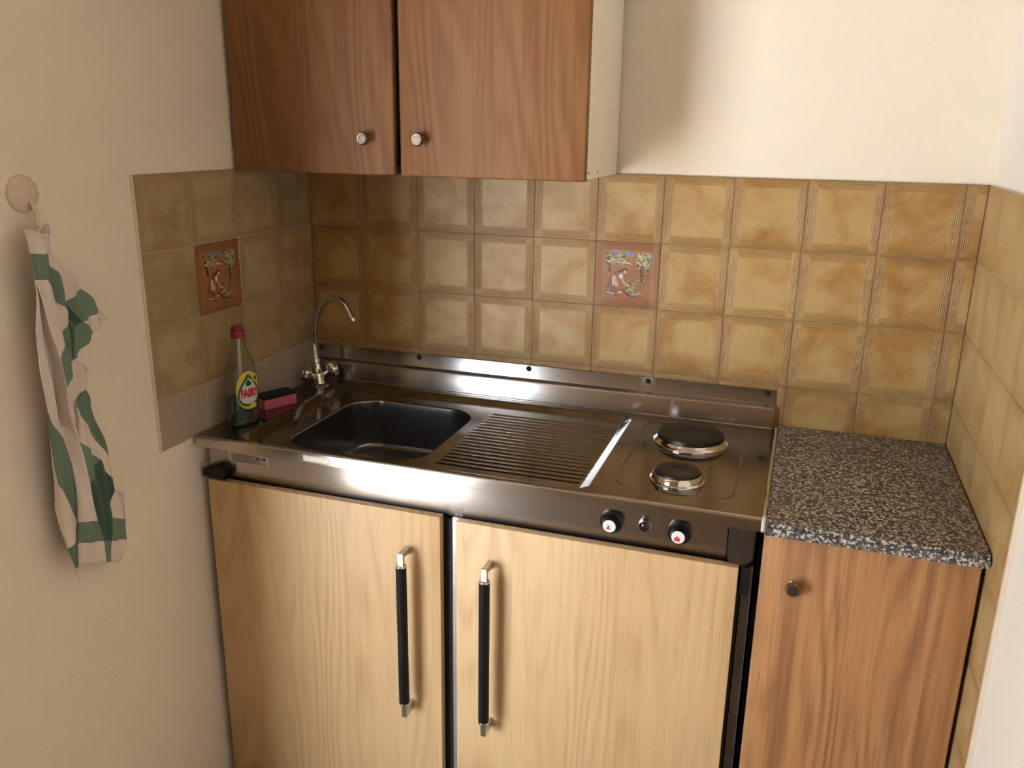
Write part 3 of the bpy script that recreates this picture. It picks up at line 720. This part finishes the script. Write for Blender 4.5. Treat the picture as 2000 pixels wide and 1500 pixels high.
# ------------------------------------------------------------------ tea towel
TV = dict(a0=(0.03, -0.8895, 1.351), a1=(0.035, -0.8795, 1.3454), a2=(0.02, -0.8307, 1.3278), a3=(0.045, -0.872, 1.3288), a4=(0.04, -0.8926, 1.3309), b0=(0.045, -0.8987, 1.3117), b1=(0.05, -0.8771, 1.3092), b2=(0.045, -0.9029, 1.2707), b3=(0.055, -0.8819, 1.2681), c0=(0.045, -0.9032, 1.2518), c1=(0.05, -0.9155, 1.1452), c2=(0.05, -0.9166, 1.0865), c3=(0.045, -0.912, 1.0491), d0=(0.042, -0.8953, 1.2585), d1=(0.026, -0.8721, 1.1321), d2=(0.024, -0.8694, 1.0681), d3=(0.028, -0.8707, 1.0192), d4=(0.033, -0.8779, 0.9925), e0=(0.06, -0.8811, 1.223), e1=(0.062, -0.8808, 1.1379), e2=(0.062, -0.8781, 1.084), e3=(0.062, -0.8659, 0.9847), e4=(0.06, -0.8541, 0.9034), e5=(0.058, -0.8489, 0.8276), f0=(0.03, -0.8466, 1.3033), f1=(0.035, -0.8104, 1.2617), f2=(0.03, -0.7904, 1.2369), f3=(0.035, -0.7615, 1.1958), f4=(0.04, -0.7494, 1.1762), f5=(0.04, -0.7868, 1.1599), f6=(0.035, -0.8237, 1.1284), g0=(0.032, -0.8578, 1.2915), g1=(0.035, -0.843, 1.2735), g2=(0.028, -0.8246, 1.2205), g3=(0.028, -0.8235, 1.2008), g4=(0.036, -0.857, 1.2278), h0=(0.045, -0.8122, 1.1839), h1=(0.045, -0.8349, 1.1752), h2=(0.03, -0.8267, 1.1936), h3=(0.034, -0.8524, 1.1682), h4=(0.04, -0.8388, 1.1217), i0=(0.045, -0.835, 1.1212), i1=(0.04, -0.8106, 1.0998), i2=(0.045, -0.8312, 1.0688), i3=(0.045, -0.8524, 1.0434), i4=(0.034, -0.8505, 1.036), j0=(0.042, -0.8109, 1.0247), j1=(0.03, -0.7811, 0.9186), j2=(0.03, -0.8182, 0.9909), k0=(0.035, -0.7847, 0.8821), k1=(0.045, -0.8191, 0.9348), k2=(0.044, -0.858, 1.004), l0=(0.035, -0.7834, 0.8579), l1=(0.045, -0.8064, 0.8135), l2=(0.03, -0.7572, 0.8412), l3=(0.035, -0.7591, 0.7876), m0=(0.035, -0.7638, 0.7489), m1=(0.045, -0.8121, 0.7693), m2=(0.05, -0.8391, 0.783), m3=(0.05, -0.8887, 0.8007), m4=(0.042, -0.8771, 0.8357), n0=(0.045, -0.8903, 0.7604), n1=(0.05, -0.8364, 0.7381), n2=(0.045, -0.8173, 0.7286), n3=(0.035, -0.7827, 0.7136), o0=(0.036, -0.8732, 0.9459), o1=(0.036, -0.8738, 0.8331), o2=(0.045, -0.8905, 0.8695), o3=(0.04, -0.9063, 0.9175), o4=(0.035, -0.906, 0.9543), o5=(0.035, -0.9101, 1.0166), p0=(0.045, -0.8842, 0.8116), p1=(0.04, -0.9066, 0.7976), p2=(0.035, -0.9105, 0.8379), p3=(0.03, -0.9102, 0.8756), p4=(0.03, -0.9064, 0.9236), q0=(0.04, -0.8876, 0.7601), q1=(0.04, -0.8959, 0.7522))
# W white cotton, G green stripe, D crossing of two green stripes (woven darker)
TP = [('W', 'a0 a1 a3 a4'), ('W', 'a1 a2 f0 g0 a3'), ('W', 'a4 a3 b1 b0'), ('G', 'b0 b1 b3 b2'), ('W', 'b2 b3 e0 e1 d1 d0'), ('W', 'c0 d0 d1 c1'), ('W', 'c1 d1 d2 c2'), ('W', 'c2 d2 d3 c3'), ('W', 'c3 d3 d4'),
      ('W', 'b2 d0 c0'), ('W', 'd1 e1 e2 d2'), ('W', 'd2 e2 k2 e3 d4 d3'), ('W', 'd4 e3 e4 o0'), ('W', 'o0 e4 e5 m4'), ('W', 'g0 f0 f1 g1'), ('W', 'f1 f2 g2 g1'), ('G', 'g0 g1 g2 g3 g4 b3'), ('G', 'a3 g0 b3 b1'), ('W', 'b3 g4 e0'),
      ('G', 'g2 f2 f3 h0'), ('D', 'g2 h0 h1 g3'), ('W', 'h0 f3 f4 f5'), ('G', 'h0 f5 f6 h1'), ('W', 'g4 g3 h2 h3 e0'), ('G', 'g3 h1 h2'), ('G', 'h2 h1 f6 h4 e1 h3'), ('W', 'e0 h3 e1'), ('G', 'e1 h4 e2'), ('W', 'h4 i0 i1 i2 i3 i4 e2'),
      ('W', 'e2 i4 k2'), ('G', 'i2 j0 j1 j2 i3'), ('W', 'i4 i3 j2 j1 k0 k1 e3 k2'), ('G', 'e3 k1 e4'), ('D', 'k1 k0 l0 l1 e5 e4'), ('W', 'l0 l2 l3 l1'), ('G', 'm4 e5 m2 m3'), ('D', 'e5 l1 m1 m2'), ('G', 'l1 l3 m0 m1'),
      ('W', 'm3 m2 n1 n0'), ('G', 'm2 m1 n2 n1'), ('W', 'm1 m0 n3 n2'), ('G', 'c3 d4 o0 o1 o2 o3 o4 o5'), ('W', 'o5 o4 o3 p4'), ('W', 'p4 o3 o2 o1 p0 p1 p2 p3'), ('G', 'p1 p0 q0 q1'), ('W', 'o0 m4 o1')]
def cloth(name, col):
    mt, b = new(name); x, y, z = sep(objco())
    wv = ((y*2600).sin()*(z*2600).sin())*.5+.5; n = noise(objco(), 14, 3)
    setin(b, Base_Color=mix(n, tuple(c*.90 for c in col), col), Roughness=.9); b.inputs['Sheen Weight'].default_value = .15
    bump(b, wv*.4+noise(objco(), 45, 2)*2, .35, .002); return mt
MT = [cloth('white_cotton', (.76, .66, .59)), cloth('green_stripe', (.155, .235, .165)), cloth('dark_green_crossing', (.045, .10, .070))]
bm = B(); vs = {k: bm.verts.new(v) for k, v in TV.items()}
for kind, names in TP:
    f = bm.faces.new([vs[k] for k in names.split()]); f.material_index = 'WGD'.index(kind)
bmesh.ops.triangulate(bm, faces=bm.faces[:])
for _ in range(3): bmesh.ops.subdivide_edges(bm, edges=[e for e in bm.edges if e.calc_length() > .008], cuts=1, use_grid_fill=True); bmesh.ops.triangulate(bm, faces=bm.faces[:])
outer = {v for e in bm.edges if e.is_boundary for v in e.verts}
for _ in range(2): bmesh.ops.smooth_vert(bm, verts=[v for v in bm.verts if v not in outer], factor=.5, use_axis_x=True, use_axis_y=False, use_axis_z=False)
for v in bm.verts:
    y, z = v.co.y, v.co.z
    v.co.x += .0042*math.sin(y*210+z*16+1.2)+.0022*math.sin(y*95-z*31)
bmesh.ops.recalc_face_normals(bm, faces=bm.faces[:])
tw = obj('tea_towel', bm, MT, None, 180)
tag(tw, 'white tea towel with green stripes hanging in folds from the shell hook', 'towel')
so_ = tw.modifiers.new('thick', 'SOLIDIFY'); so_.thickness = .0012; so_.offset = 0
b = B(); tube(b, spline([(.033, -.872, 1.343), (.036, -.862, 1.350), (.034, -.853, 1.3535), (.033, -.846, 1.348), (.028, -.842, 1.334)], 6), .0018, 8)
obj('hanging_loop', b, MT[0], tw, 180)
b = B(); tube(b, spline([(.040, -.8955, .7560), (.041, -.8965, .745), (.040, -.8925, .733), (.039, -.8905, .7225)], 5), .0016, 8)
obj('loose_tail', b, MT[0], tw, 180)
